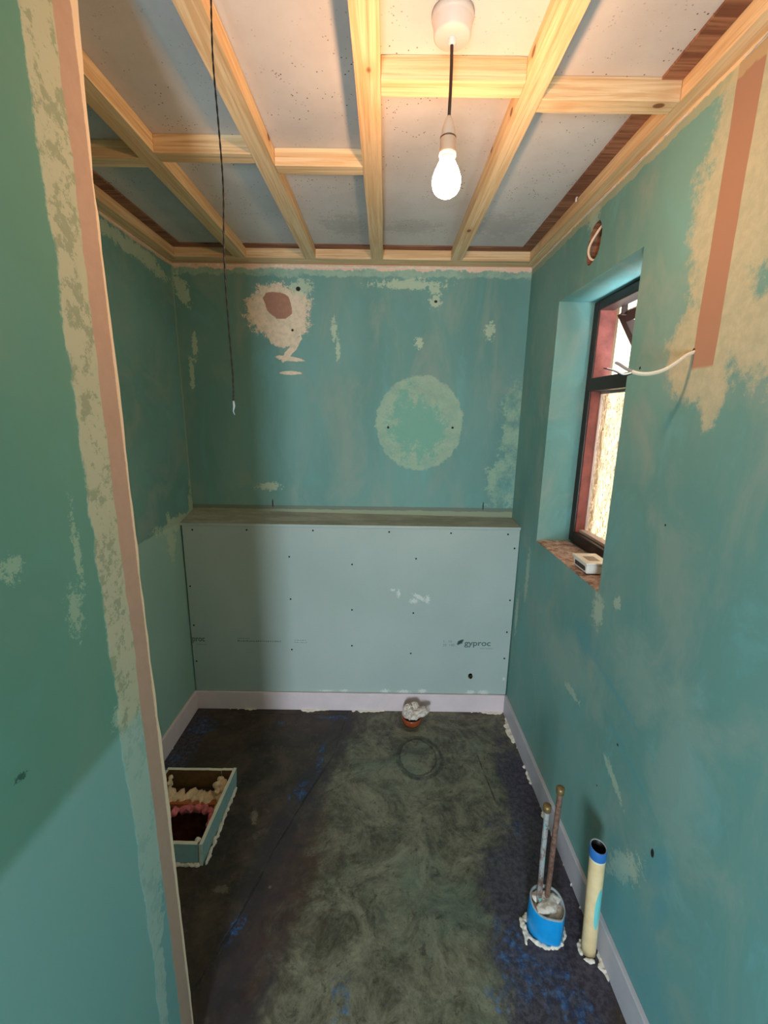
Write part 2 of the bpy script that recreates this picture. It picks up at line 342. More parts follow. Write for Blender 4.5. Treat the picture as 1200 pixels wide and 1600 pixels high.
def mat_pine(name, tint=1.0, dark=False):
    t = NT(name, 0.6, 0.3)
    oi = t.t.nodes.new('ShaderNodeObjectInfo')
    add = t.t.nodes.new('ShaderNodeVectorMath'); add.operation = 'ADD'
    rs = t.t.nodes.new('ShaderNodeVectorMath'); rs.operation = 'SCALE'; rs.inputs[0].default_value = (7, 3, 5)
    t.lk(oi.outputs['Random'], rs.inputs['Scale'])
    t.lk(t.co, add.inputs[0]); t.lk(rs.outputs[0], add.inputs[1])
    t.co = add.outputs[0]
    g = t.noise(10, 6, 0.65, dist=0.9, stretch=(0.22, 5, 5))
    g2 = t.noise(2, 3, 0.5)
    fine = t.noise(60, 3, 0.6, stretch=(0.06, 4, 4))
    if dark: a, b, k = lin(112, 72, 54), lin(156, 112, 86), lin(62, 32, 24)
    else: a, b, k = lin(212, 176, 130), lin(232, 206, 164), lin(112, 62, 30)
    c = t.mix(t.step(g, 0.38, 0.62), a, b)
    c = t.mix(t.mul(t.step(fine, 0.5, 0.7), 0.25), c, k)
    c = t.mix(t.mul(t.step(g2, 0.5, 0.7), 0.2), c, lin(196, 142, 84) if not dark else lin(70, 34, 26))
    vs = t.mapping(scale=(1.0, 1.6, 1.6))
    v = t.voro(5.5, co=vs)
    kn = t.step(v, 0.085, 0.055)
    halo = t.step(v, 0.22, 0.07)
    c = t.mix(t.mul(halo, 0.3), c, lin(190, 130, 74) if not dark else k)
    c = t.mix(t.mul(kn, 0.85), c, k)
    t.color(c); t.bump(fine, 0.15, 0.001)
    return t.m

M = {}
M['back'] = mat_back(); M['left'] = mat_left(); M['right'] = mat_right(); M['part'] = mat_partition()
M['floor'] = mat_floor(); M['ceil'] = mat_ceiling(); M['pine'] = mat_pine('pine'); M['oldwood'] = mat_pine('old_brown_wood', dark=True)
M['plain_teal'] = plain('plain_teal', TEAL, 0.8, 0.3, 0.1)
M['hall'] = plain('hall_paint', lin(206, 200, 186), 0.8, 0.2)
M['white'] = plain('white_plastic', lin(232, 228, 222), 0.4, 0.4)
M['rose_white'] = plain('rose_plastic', lin(214, 206, 196), 0.45, 0.4)
M['holder'] = plain('lampholder_plastic', lin(214, 190, 168), 0.4, 0.4)
M['flex'] = plain('brown_flex', lin(70, 46, 34), 0.5)
M['black'] = plain('black_plastic', lin(22, 20, 20), 0.45)
M['hole'] = plain('cavity', lin(46, 30, 22), 0.9, 0.1, 0.3)
M['frame'] = plain('dark_window_frame', lin(44, 25, 20), 0.4, 0.4, 0.2)
M['redjamb'] = plain('red_brown_outer_jamb', lin(134, 74, 66), 0.7, 0.3, 0.25, scale=20)
M['bead'] = plain('glazing_bead', lin(196, 176, 168), 0.5)
M['render'] = plain('cream_render', lin(124, 102, 78), 0.9, 0.1, 0.06, scale=8)
M['skirt'] = plain('pale_lilac_upstand', lin(228, 212, 216), 0.6, 0.3, 0.04, scale=9)
M['skirt_r'] = plain('grey_upstand', lin(190, 186, 194), 0.5, 0.3, 0.05, scale=9)
M['caulk'] = plain('caulk', lin(226, 218, 204), 0.6, 0.3, 0.08, bump=0.3)
M['boardgreen'] = None
M['gypsum'] = plain('gypsum_core', lin(222, 222, 208), 0.85, 0.2, 0.05)
M['ink'] = plain('grey_ink', lin(88, 108, 108), 0.8)
M['inkfaint'] = plain('faint_grey_ink', lin(118, 142, 140), 0.8)
M['screw'] = plain('black_screw', lin(22, 24, 26), 0.45)
M['foam'] = plain('cream_foam', lin(226, 204, 172), 0.75, 0.25, 0.14, scale=25, bump=0.3)
M['pinkfoam'] = plain('pink_foam', lin(214, 122, 132), 0.75, 0.25, 0.2, scale=40, bump=0.3)
M['soil'] = plain('pit_soil', lin(104, 58, 34), 0.85, 0.2, 0.35, scale=30)
M['brownboard'] = plain('brown_paper_back', lin(112, 84, 52), 0.85, 0.2, 0.15)
M['orange'] = plain('orange_board', lin(176, 104, 66), 0.7, 0.3, 0.15)
M['terracotta'] = plain('glazed_clay', lin(152, 74, 40), 0.22, 0.5, 0.25, scale=30)
M['bluecollar'] = plain('blue_plastic', lin(18, 146, 214), 0.3, 0.5, 0.06)
M['bluetape'] = plain('blue_tape', lin(44, 104, 176), 0.5, 0.4, 0.1)
M['greyrim'] = plain('grey_cut_edge', lin(150, 158, 162), 0.6, 0.3, 0.1)
M['plaster'] = plain('white_plaster', lin(216, 204, 194), 0.7, 0.3, 0.12, scale=40, bump=0.4)
M['brass'] = plain('dull_brass', lin(140, 116, 78), 0.45, 0.5, 0.2, metal=0.6, scale=90)
M['cable'] = plain('cream_cable', lin(226, 208, 182), 0.5)
M['cablegrey'] = plain('grey_core', lin(150, 138, 130), 0.5)
M['sill'] = None

def mat_copper(name, paint):
    t = NT(name, 0.45, 0.5)
    n = t.noise(28, 6, 0.75, stretch=(1, 1, 0.5)); n2 = t.noise(90, 4, 0.6)
    c = t.mix(t.step(n2, 0.35, 0.65), lin(104, 74, 62), lin(140, 106, 92))
    if paint:
        c = t.mix(t.mul(t.step(n, 0.42, 0.56), 0.9), c, lin(172, 176, 176))
        c = t.mix(t.step(t.noise(20, 6, 0.8, off=(3, 3, 3)), 0.56, 0.62), c, lin(120, 186, 186))
    t.color(c); t.bsdf.inputs['Metallic'].default_value = 0.15
    return t.m
M['copper'] = mat_copper('tarnished_copper', False); M['copper_paint'] = mat_copper('splashed_copper', True)

def mat_waste():
    t = NT('cream_waste_pipe', 0.4, 0.4)
    n = t.noise(20, 5, 0.6)
    c = t.mix(t.step(n, 0.3, 0.7), lin(226, 196, 148), lin(240, 212, 164))
    z = t.axis(2)
    p = t.patch([((0.006, -0.020, 0.19), (0.011, 0.02, 0.075), (0, 0.03, 0))], n, 0.3, 0.03)
    c = t.mix(p, c, lin(118, 206, 206))
    p2 = t.patch([((0.03, 0.0, 0.10), (0.022, 0.05, 0.09))], n, 1.0, 0.4)
    c = t.mix(t.mul(p2, 0.4), c, lin(206, 216, 190))
    w = t.math('ADD', z, t.mul(t.math('SUBTRACT', t.noise(40, 4, 0.6), 0.5), 0.012))
    c = t.mix(t.step(w, 0.352, 0.355), c, lin(228, 222, 204))
    c = t.mix(t.step(w, 0.358, 0.361), c, lin(46, 108, 180))
    c = t.mix(t.mul(t.step(z, 0.03, 0.0), 0.8), c, lin(110, 96, 70))
    t.color(c); return t.m
M['waste'] = mat_waste()

def mat_board():
    t = NT('green_plasterboard_face', 0.8, 0.2)
    n = t.noise(1.6, 3, 0.5); f = t.noise(300, 2, 0.5)
    c = t.mix(t.step(n, 0.3, 0.7), lin(166, 184, 180), lin(178, 194, 190))
    c = t.mix(t.mul(t.step(f, 0.4, 0.7), 0.12), c, lin(120, 150, 146))
    sp = t.patch([((0.16, 0, 0.07), (0.02, BIG, 0.012)), ((0.19, 0, 0.09), (0.035, BIG, 0.01), (0, 0.5, 0)), ((0.08, 0, 0.11), (0.008, BIG, 0.02)), ((0.23, 0, 0.08), (0.01, BIG, 0.02)), ((0.05, 0, 0.13), (0.012, BIG, 0.006)),
                  ((0.12, 0, -0.455), (0.03, BIG, 0.010)), ((0.02, 0, -0.455), (0.02, BIG, 0.012)), ((0.22, 0, -0.452), (0.02, BIG, 0.012)), ((0.48, 0, -0.455), (0.02, BIG, 0.012)), ((0.55, 0, -0.455), (0.025, BIG, 0.015)), ((-0.2, 0, -0.455), (0.02, BIG, 0.008)), ((-0.3, 0, -0.457), (0.04, BIG, 0.005)), ((0.655, 0, -0.37), (0.006, BIG, 0.01))],
                 t.noise(110, 6, 0.8), 5.0, 0.2)
    c = t.mix(t.mul(sp, 0.85), c, lin(214, 220, 214))
    t.color(c); t.bump(f, 0.1, 0.0005)
    return t.m
M['boardgreen'] = mat_board()

def mat_boardtop():
    t = NT('dusty_board_top', 0.85, 0.15)
    n = t.noise(10, 6, 0.7, stretch=(0.4, 1, 1))
    c = t.mix(t.step(n, 0.35, 0.65), lin(142, 150, 140), lin(168, 176, 164))
    t.color(c); t.bump(n, 0.3, 0.002); return t.m
M['boardtop'] = mat_boardtop()

def mat_sill():
    t = NT('broken_plaster_sill', 0.85, 0.2)
    n = t.noise(26, 7, 0.75)
    c = t.mix(t.step(n, 0.35, 0.62), lin(132, 96, 84), lin(206, 182, 168))
    t.color(c); t.bump(n, 0.9, 0.006); return t.m
M['sill'] = mat_sill()

def mat_glass(obscure):
    t = NT('obscured_glass' if obscure else 'clear_glass', 0.05, 0.5)
    b = t.bsdf
    b.inputs['Transmission Weight'].default_value = 1.0
    b.inputs['IOR'].default_value = 1.15 if obscure else 1.02
    b.inputs['Base Color'].default_value = (0.62, 0.55, 0.45, 1) if obscure else (0.97, 0.97, 0.97, 1)
    if obscure:
        b.inputs['Roughness'].default_value = 0.12
        v = t.noise(34, 2, 0.4, dist=1.2, stretch=(1, 1.5, 0.55))
        n2 = t.noise(12, 2, 0.4)
        r = t.math('ABSOLUTE', t.math('SUBTRACT', v, 0.5))
        r = t.step(r, 0.0, 0.035)
        t.color(t.mix(r, (0.40, 0.33, 0.26, 1), (0.66, 0.60, 0.50, 1)))
        t.bump(r, 1.0, 0.006)
    return t.m
M['obscure'] = mat_glass(True); M['glass'] = mat_glass(False)

def mat_bulb():
    t = NT('glowing_bulb', 0.3)
    b = t.bsdf
    b.inputs['Base Color'].default_value = (1, 0.9, 0.7, 1)
    b.inputs['Emission Color'].default_value = (*BULB_COLOR, 1)
    b.inputs['Emission Strength'].default_value = BULB_STRENGTH
    return t.m
M['bulb'] = mat_bulb()
def mat_bag():
    t = NT('crumpled_plastic_bag', 0.35, 0.5)
    n = t.noise(30, 6, 0.7, dist=1.0)
    t.color(t.mix(t.step(n, 0.3, 0.7), lin(196, 178, 168), lin(232, 224, 214)))
    t.bump(n, 0.5, 0.004); return t.m
M['bag'] = mat_bag()

# ------------------------------------------------------------------ mesh helpers
def link(name, me, mats, parent=None, kind=None, label=None, cat=None, group=None, smooth=False):
    o = bpy.data.objects.new(name, me); C.objects.link(o)
    if not isinstance(mats, (list, tuple)): mats = [mats]
    for m in mats: me.materials.append(m)
    if smooth:
        for p in me.polygons: p.use_smooth = True
    if parent is not None: o.parent = parent
    if kind: o['kind'] = kind
    if label: o['label'] = label
    if cat: o['category'] = cat
    if group: o['group'] = group
    return o
def fin(name, bm, mats, parent=None, **k):
    bmesh.ops.recalc_face_normals(bm, faces=bm.faces[:])
    me = bpy.data.meshes.new(name); bm.to_mesh(me); bm.free()
    return link(name, me, mats, parent, **k)
def empty(name, loc, label, cat, group=None):
    o = bpy.data.objects.new(name, None); C.objects.link(o)
    o.location = loc; o.empty_display_size = 0.02
    o['label'] = label; o['category'] = cat
    if group: o['group'] = group
    return o
def abox(bm, a, b, mi=0):
    vs = [bm.verts.new((x, y, z)) for x in (a[0], b[0]) for y in (a[1], b[1]) for z in (a[2], b[2])]
    fs = []
    for q in ((0, 1, 3, 2), (4, 6, 7, 5), (0, 4, 5, 1), (2, 3, 7, 6), (0, 2, 6, 4), (1, 5, 7, 3)):
        f = bm.faces.new([vs[i] for i in q]); f.material_index = mi; fs.append(f)
    return vs
def box(name, a, b, mat, parent=None, bev=0.0, **k):
    bm = bmesh.new(); abox(bm, a, b)
    if bev: bmesh.ops.bevel(bm, geom=bm.edges[:], offset=bev, segments=2, affect='EDGES', profile=0.5)
    return fin(name, bm, mat, parent, **k)
def tube_bm(bm, pts, rad, n=12, cap=True, flat=1.0):
    pts = [Vector(p) for p in pts]
    rings = []; up = None
    for i, p in enumerate(pts):
        d = (pts[min(i + 1, len(pts) - 1)] - pts[max(i - 1, 0)]).normalized()
        if up is None:
            up = d.orthogonal().normalized()
        up = (up - d * up.dot(d)).normalized()
        s = d.cross(up)
        r = rad[i] if isinstance(rad, (list, tuple)) else rad
        rings.append([bm.verts.new(p + (up * math.cos(a) * flat + s * math.sin(a)) * r) for a in [2 * PI * k / n for k in range(n)]])
    for a, b in zip(rings, rings[1:]):
        for k in range(n): bm.faces.new((a[k], a[(k + 1) % n], b[(k + 1) % n], b[k]))
    if cap:
        bm.faces.new(rings[0][::-1]); bm.faces.new(rings[-1])
def tube(name, pts, rad, mat, parent=None, n=12, flat=1.0, **k):
    bm = bmesh.new(); tube_bm(bm, pts, rad, n, flat=flat)
    return fin(name, bm, mat, parent, smooth=True, **k)
def spline(P, n=8):
    P = [Vector(p) for p in P]; out = []
    for i in range(len(P) - 1):
        p0 = P[max(i - 1, 0)]; p1 = P[i]; p2 = P[i + 1]; p3 = P[min(i + 2, len(P) - 1)]
        for k in range(n):
            t = k / n
            out.append(0.5 * ((2 * p1) + (p2 - p0) * t + (2 * p0 - 5 * p1 + 4 * p2 - p3) * t * t + (3 * p1 - p0 - 3 * p2 + p3) * t ** 3))
    out.append(P[-1]); return out
def lathe(name, prof, mat, parent=None, n=40, closed=False, mats_z=None, **k):
    """prof = [(r, z)], mats_z: f(segment index) -> material index"""
    bm = bmesh.new(); rings = []
    for r, z in prof:
        if r < 1e-6: rings.append([bm.verts.new((0, 0, z))])
        else: rings.append([bm.verts.new((r * math.cos(a), r * math.sin(a), z)) for a in [2 * PI * i / n for i in range(n)]])
    for j, (a, b) in enumerate(zip(rings, rings[1:])):
        mi = mats_z(j) if mats_z else 0
        for i in range(n):
            q = (a[0],) if len(a) == 1 else (a[i], a[(i + 1) % n])
            w = (b[0],) if len(b) == 1 else (b[(i + 1) % n], b[i])
            f = bm.faces.new(q + w); f.material_index = mi
    return fin(name, bm, mat, parent, smooth=True, **k)
def slab(name, outer, holes, to3, depth_dir, thick, mat, **k):
    """flat slab; holes = [(loop, depth or None for a through hole)]"""
    bm = bmesh.new(); D = Vector(depth_dir)
    def loop(pts, off):
        vs = [bm.verts.new(Vector(to3(*p)) + D * off) for p in pts]
        es = [bm.edges.new((vs[i], vs[(i + 1) % len(vs)])) for i in range(len(vs))]
        return vs, es
    fo, fe = loop(outer, 0); bo, be = loop(outer, thick)
    eF = list(fe); eB = list(be)
    for i in range(len(fo)): bm.faces.new((fo[i], fo[(i + 1) % len(fo)], bo[(i + 1) % len(bo)], bo[i]))
    for pts, dep in holes:
        a, ea = loop(pts, 0); eF += ea
        b, eb = loop(pts, thick if dep is None else dep)
        for i in range(len(a)):
            f = bm.faces.new((a[i], a[(i + 1) % len(a)], b[(i + 1) % len(b)], b[i]))
            if dep is not None: f.material_index = 1
        if dep is None: eB += eb
        else:
            f = bm.faces.new(b); f.material_index = 1
    bmesh.ops.triangle_fill(bm, use_beauty=True, use_dissolve=False, edges=eF)
    bmesh.ops.triangle_fill(bm, use_beauty=True, use_dissolve=False, edges=eB)
    return fin(name, bm, mat, **k)
def rect(a0, b0, a1, b1): return [(a0, b0), (a1, b0), (a1, b1), (a0, b1)]
def oval(ca, cb, ra, rb, n=28, wob=0.0, tilt=0.0):
    out = []
    for i in range(n):
        a = 2 * PI * i / n
        r = 1 + wob * mnoise.noise(Vector((math.cos(a) * 1.5, math.sin(a) * 1.5, ca * 9)))
        u, v = ra * math.cos(a) * r, rb * math.sin(a) * r
        out.append((ca + u * math.cos(tilt) - v * math.sin(tilt), cb + u * math.sin(tilt) + v * math.cos(tilt)))
    return out
def ragged(name, p0, p1, side, width, height, mat, seed=0, n=120, thr=0.0, parent=None, **k):
    """broken bead of dried sealant along a line: lumps of varying width"""
    bm = bmesh.new(); p0 = Vector(p0); p1 = Vector(p1); side = Vector(side).normalized(); up = Vector((0, 0, 1))
    prev = None
    for i in range(n + 1):
        t = i / n; p = p0.lerp(p1, t)
        f = mnoise.noise(Vector((t * (p1 - p0).length * 9, seed * 3.1, 0.3))) + 0.5 * mnoise.noise(Vector((t * (p1 - p0).length * 45, seed, 2.0)))
        w = max(0.0, f - thr) * width * 2.2
        if w <= 0.0004: prev = None; continue
        w = min(w, width * 1.6)
        h = height * (0.6 + 0.5 * random.random())
        ring = [bm.verts.new(p + side * a + up * b) for a, b in ((0, 0), (0, h), (w * 0.5, h * 0.9), (w * 0.92, h * 0.45), (w, 0))]
        if prev:
            for j in range(4): bm.faces.new((prev[j], prev[j + 1], ring[j + 1], ring[j]))
        prev = ring
    if not bm.faces: bm.free(); return None
    return fin(name, bm, mat, parent, **k)
def blobs(name, L, mat, parent=None, amp=0.35, freq=35, voxel=0.003, **k):
    bm = bmesh.new()
    for i, (c, r) in enumerate(L):
        r3 = r if isinstance(r, (tuple, list)) else (r, r, r)
        g = bmesh.ops.create_icosphere(bm, subdivisions=3, radius=1.0)
        for v in g['verts']:
            d = v.co.copy()
            s = 1 + amp * mnoise.noise(Vector(c) * 50 + d * 1.6)
            v.co = Vector((c[0] + d.x * r3[0] * s, c[1] + d.y * r3[1] * s, c[2] + d.z * r3[2] * s))
    o = fin(name, bm, mat, parent, smooth=True, **k)
    m = o.modifiers.new('fuse', 'REMESH'); m.mode = 'VOXEL'; m.voxel_size = voxel; m.use_smooth_shade = True
    tx = bpy.data.textures.new('lumps', 'CLOUDS'); tx.noise_scale = 0.012
    d = o.modifiers.new('lumps', 'DISPLACE'); d.texture = tx; d.strength = 0.006; d.mid_level = 0.5; d.texture_coords = 'LOCAL'
    return o

# ------------------------------------------------------------------ room
XL, XR, YB, ZC = -1.007, 0.676, 2.205, 2.295
PX, PY = -0.45, 0.757
YF = -1.35
PIT = (-0.885, 1.225, -0.645, 1.430)
pit_loop = [(-0.885, 1.235), (-0.80, 1.222), (-0.66, 1.222), (-0.64, 1.30), (-0.655, 1.385), (-0.69, 1.425), (-0.78, 1.435), (-0.86, 1.415), (-0.895, 1.34)]
slab('floor', rect(-1.15, YF - 0.2, 1.1, 2.35), [(pit_loop, 0.28)], lambda a, b: (a, b, 0), (0, 0, -1), 0.32, [M['floor'], M['soil']], kind='structure')
box('ceiling', (-1.15, YF - 0.2, ZC), (1.1, 2.35, ZC + 0.08), M['ceil'], kind='structure')
box('wall_back', (-1.15, YB, 0), (1.1, YB + 0.12, ZC), M['back'], kind='structure')
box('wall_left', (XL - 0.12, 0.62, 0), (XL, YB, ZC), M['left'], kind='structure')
# near left wall: a stub that ends in a rough board edge, returned across to the alcove
bm = bmesh.new()
zs = [ZC * i / 90 for i in range(91)]
prev = None
for z in zs:
    e = PY + 0.010 * mnoise.noise(Vector((0.3, z * 3.1, 1.0))) + 0.004 * mnoise.noise(Vector((0.1, z * 17, 4.0)))
    row = [bm.verts.new(p) for p in ((PX, YF, z), (PX, e - 0.004, z), (PX - 0.003, e, z), (PX - 0.0125, e + 0.001, z), (XL - 0.12, 0.752, z), (XL - 0.12, YF, z))]
    if prev:
        for i in range(5): bm.faces.new((prev[i], prev[i + 1], row[i + 1], row[i]))
    prev = row
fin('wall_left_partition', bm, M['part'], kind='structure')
# right wall with the window opening, an oval vent chase and the hole for the cable
WY0, WY1, WZ0, WZ1 = 1.258, 1.824, 1.035, 2.012
slab('wall_right', rect(YF, 0, YB, ZC),
     [(rect(WY0, WZ0, WY1, WZ1), None), (oval(1.566, 2.128, 0.047, 0.062, wob=0.15, tilt=0.35), 0.035), (oval(1.0, 1.714, 0.005, 0.008, 10), 0.03)],
     lambda a, b: (XR, a, b), (1, 0, 0), 0.19, [M['right'], M['oldwood']], kind='structure')
slab('wall_right_outside', rect(YF, 0, YB, ZC), [(rect(WY0 - 0.0, WZ0 - 0.03, WY1 + 0.0, WZ1), None)],
     lambda a, b: (XR + 0.191, a, b), (1, 0, 0), 0.05, [M['render']], kind='structure')
# wall behind the camera with a doorway; the area lamp before it stands for next-room daylight
bm = bmesh.new()
abox(bm, (PX, YF - 0.1, 0), (-0.30, YF, ZC)); abox(bm, (0.50, YF - 0.1, 0), (XR, YF, ZC)); abox(bm, (-0.30, YF - 0.1, 2.0), (0.50, YF, ZC))
fin('wall_front', bm, M['hall'], kind='structure')
bm = bmesh.new()  # unseen hall box, added closed so sky light stays out of the doorway
abox(bm, (-1.2, -3.1, 0), (1.1, -3.0, ZC)); abox(bm, (-1.3, -3.1, 0), (-1.2, YF - 0.1, ZC)); abox(bm, (1.1, -3.1, 0), (1.2, YF - 0.1, ZC)); abox(bm, (-1.2, -1.46, 0), (-0.45, -1.45, ZC)); abox(bm, (XR, -1.46, 0), (1.1, -1.45, ZC))
fin('wall_hall_skyblock', bm, M['hall'], kind='structure')
box('floor_hall_skyblock', (-1.3, -3.1, -0.05), (1.2, YF - 0.2, 0), M['oldwood'], kind='structure')
box('ceiling_hall_skyblock', (-1.3, -3.1, ZC), (1.2, YF - 0.2, ZC + 0.08), M['hall'], kind='structure')

# upstands round the floor
box('baseboard_back', (XL, 2.036, 0), (XR, 2.0462, 0.105), M['skirt'], bev=0.002, kind='structure')
box('baseboard_left', (XL, 0.765, 0), (XL + 0.013, 2.036, 0.108), M['skirt'], bev=0.002, kind='structure')
box('baseboard_right', (XR - 0.014, 0.2, 0), (XR, 2.036, 0.108), M['skirt_r'], bev=0.002, kind='structure')
def bead(name, *a, **k):
    o = ragged(name, *a, **k)
    if o: o['kind'] = 'structure'
bead('trim_1', (XL + 0.02, 2.036, 0), (XR - 0.02, 2.036, 0), (0, -1, 0), 0.014, 0.007, M['caulk'], seed=3, n=260, thr=0.12)
bead('trim_2', (XR - 0.014, 0.3, 0), (XR - 0.014, 2.03, 0), (-1, 0, 0), 0.016, 0.010, M['caulk'], seed=6, n=300, thr=-0.05)
bead('trim_3', (XL + 0.013, 0.8, 0), (XL + 0.013, 2.03, 0), (1, 0, 0), 0.008, 0.006, M['caulk'], seed=9, n=200, thr=0.15)
# brown timber fillets left at the edges of the ceiling board
box('trim_4', (0.592, YF, ZC - 0.006), (0.6365, 2.085, ZC), M['oldwood'], kind='structure')
box('trim_5', (-0.957, 0.76, ZC - 0.006), (-0.912, 2.085, ZC), M['oldwood'], kind='structure')
box('trim_6', (-0.957, 2.085, ZC - 0.006), (0.6365, 2.125, ZC), M['oldwood'], kind='structure')
# torn board edge under the perimeter timber
bead('trim_7', (XL, YB - 0.0005, 2.238), (XR, YB - 0.0005, 2.238), (0, -1, 0), 0.006, 0.010, M['caulk'], seed=11, n=300, thr=-0.35)
bead('trim_8', (XR - 0.0005, 0.3, 2.240), (XR - 0.0005, YB, 2.240), (-1, 0, 0), 0.005, 0.008, M['caulk'], seed=14, n=300, thr=-0.25)
bead('trim_9', (XL + 0.0005, 0.8, 2.240), (XL + 0.0005, YB, 2.240), (1, 0, 0), 0.005, 0.008, M['caulk'], seed=17, n=200, thr=-0.25)

# ------------------------------------------------------------------ ceiling battens
def batten(x0, y0, x1, y1, label, group=None, z0=2.25, z1=2.294, along='y', sag=0.0):
    """local X runs along the length so the grain follows it"""
    if along == 'y': L = y1 - y0; wd = x1 - x0
    else: L = x1 - x0; wd = y1 - y0
    h = z1 - z0
    bm = bmesh.new(); nx = 14; prev = None
    for i in range(nx + 1):
        t = i / nx; xx = -L / 2 + L * t
        w = 0.0012 * mnoise.noise(Vector((xx * 3, x0 * 7, y0)))
        row = [bm.verts.new((xx, a + w, b)) for a, b in ((-wd / 2, 0), (wd / 2, 0), (wd / 2, h), (-wd / 2, h))]
        if prev:
            for j in range(4): bm.faces.new((prev[j], prev[(j + 1) % 4], row[(j + 1) % 4], row[j]))
        else: bm.faces.new(row)
        prev = row
    bm.faces.new(prev[::-1])
    long_e = [e for e in bm.edges if abs((e.verts[0].co - e.verts[1].co).normalized().x) > 0.9]
    bmesh.ops.bevel(bm, geom=long_e, offset=0.0018, segments=2, affect='EDGES', profile=0.5)
    o = fin('ceiling_batten', bm, M['pine'], label=label, cat='batten', group=group or 'pine battens under the ceiling')
    o.location = ((x0 + x1) / 2, (y0 + y1) / 2, z0)
    if along == 'y': o.rotation_euler = (0, 0, PI / 2)
    return o
YBAT = 2.124
batten(-0.687, 0.765, -0.634, YBAT, 'long pine batten nearest the left wall, running to the back wall')
batten(-0.372, -0.9, -0.322, YBAT, 'long pine batten running behind the hanging black wire to the back wall')
batten(-0.073, -0.9, -0.020, YBAT, 'long pine batten just left of the hanging light bulb')
batten(0.284, -0.9, 0.334, YBAT, 'long knotty pine batten just right of the hanging light bulb')
batten(0.638, -0.9, 0.675, 2.159, 'pine batten fixed along the top of the right wall above the window')
batten(-1.006, 0.765, -0.957, 2.159, 'pine batten fixed along the top of the left alcove wall')
batten(-1.006, 2.160, 0.675, 2.204, 'pine batten fixed across the top of the back wall', along='x')
bm_back = batten(-0.956, 2.1245, 0.637, 2.1595, 'second pine batten lying against the one on the back wall', along='x')
G2 = None
batten(-0.956, 1.366, -0.688, 1.410, 'short noggin between the left wall batten and the first long batten', along='x')
batten(-0.633, 1.338, -0.373, 1.382, 'short noggin crossing behind the hanging black wire', along='x')
batten(-0.321, 1.392, -0.074, 1.434, 'short orange-lit noggin between the hanging wire and the middle batten', along='x')
batten(-0.019, 1.070, 0.283, 1.118, 'short knotty noggin right behind the ceiling rose of the bulb', along='x')
batten(0.335, 1.120, 0.637, 1.162, 'short noggin joining the right wall batten, right of the bulb', along='x')

# ------------------------------------------------------------------ pendant light
LX, LY = 0.115, 0.978
pend = empty('pendant_light', (LX, LY, ZC), 'bare glowing light bulb hanging on a brown flex from a round white ceiling rose', 'light')
lathe('ceiling_rose', [(0, 0), (0.0385, 0), (0.039, -0.010), (0.0375, -0.012), (0.0362, -0.014), (0.0345, -0.034), (0.031, -0.0375), (0.006, -0.038), (0, -0.038)], M['rose_white'], pend)
lathe('cord_grip', [(0.0075, -0.038), (0.0075, -0.046), (0.0045, -0.048), (0, -0.048)], M['white'], pend, n=20)
tube('flex', [(0, 0, -0.044), (0.001, 0.0, -0.08), (0.001, 0, -0.12), (0, 0, -0.168)], 0.0032, M['flex'], pend, n=10)
lh = lathe('lamp_holder', [(0, -0.160), (0.004, -0.161), (0.007, -0.166), (0.013, -0.184), (0.0145, -0.196), (0.0142, -0.198), (0.0155, -0.199), (0.0150, -0.219), (0.0168, -0.221), (0.0168, -0.228), (0.0145, -0.229), (0.0140, -0.222)], M['holder'], pend)
ring_prof = [(0.0148, -0.1962), (0.0152, -0.1970), (0.0148, -0.1985)]
lathe('holder_joint', [(0.0143, -0.1955), (0.0157, -0.1965), (0.0157, -0.1980), (0.0143, -0.199)], M['flex'], lh)
lathe('bulb_cap', [(0, -0.218), (0.0120, -0.219), (0.0122, -0.228), (0.0128, -0.230), (0.0120, -0.232), (0, -0.232)], M['brass'], pend)
lathe('bulb', [(0.0118, -0.230), (0.0145, -0.235), (0.0185, -0.243), (0.0240, -0.254), (0.0275, -0.264), (0.0283, -0.273), (0.0268, -0.283), (0.0220, -0.291), (0.014, -0.2965), (0.006, -0.2985), (0, -0.299)], M['bulb'], pend)

# ------------------------------------------------------------------ hanging wire
hw = empty('hanging_wire', (-0.303, 0.885, 2.25), 'thin black twisted wire hanging from a ceiling batten, bare end at mid height', 'wire')
P = [(-0.300, 0.885, 2.252), (-0.3035, 0.885, 2.16), (-0.301, 0.886, 2.06), (-0.299, 0.885, 1.965), (-0.3045, 0.884, 1.858), (-0.305, 0.885, 1.75), (-0.3025, 0.885, 1.64), (-0.3045, 0.885, 1.592)]
P = [Vector(p) - Vector((-0.303, 0.885, 2.25)) for p in P]
SP = spline(P, 30)
for ph, nm in ((0, 'strand'), (PI, 'strand')):
    pts = [p + Vector((math.cos(i * 0.55 + ph) * 0.0006, math.sin(i * 0.55 + ph) * 0.0006, 0)) for i, p in enumerate(SP)]
    tube(nm, pts, 0.0011, M['black'], hw, n=8)
e = SP[-1]
tube('bare_end', [e, e + Vector((0.001, 0, -0.010)), e + Vector((-0.0015, 0, -0.020)), e + Vector((0.001, 0, -0.027))], [0.0019, 0.0022, 0.0012, 0.0008], M['greyrim'], hw, n=8, label='stripped silver end')

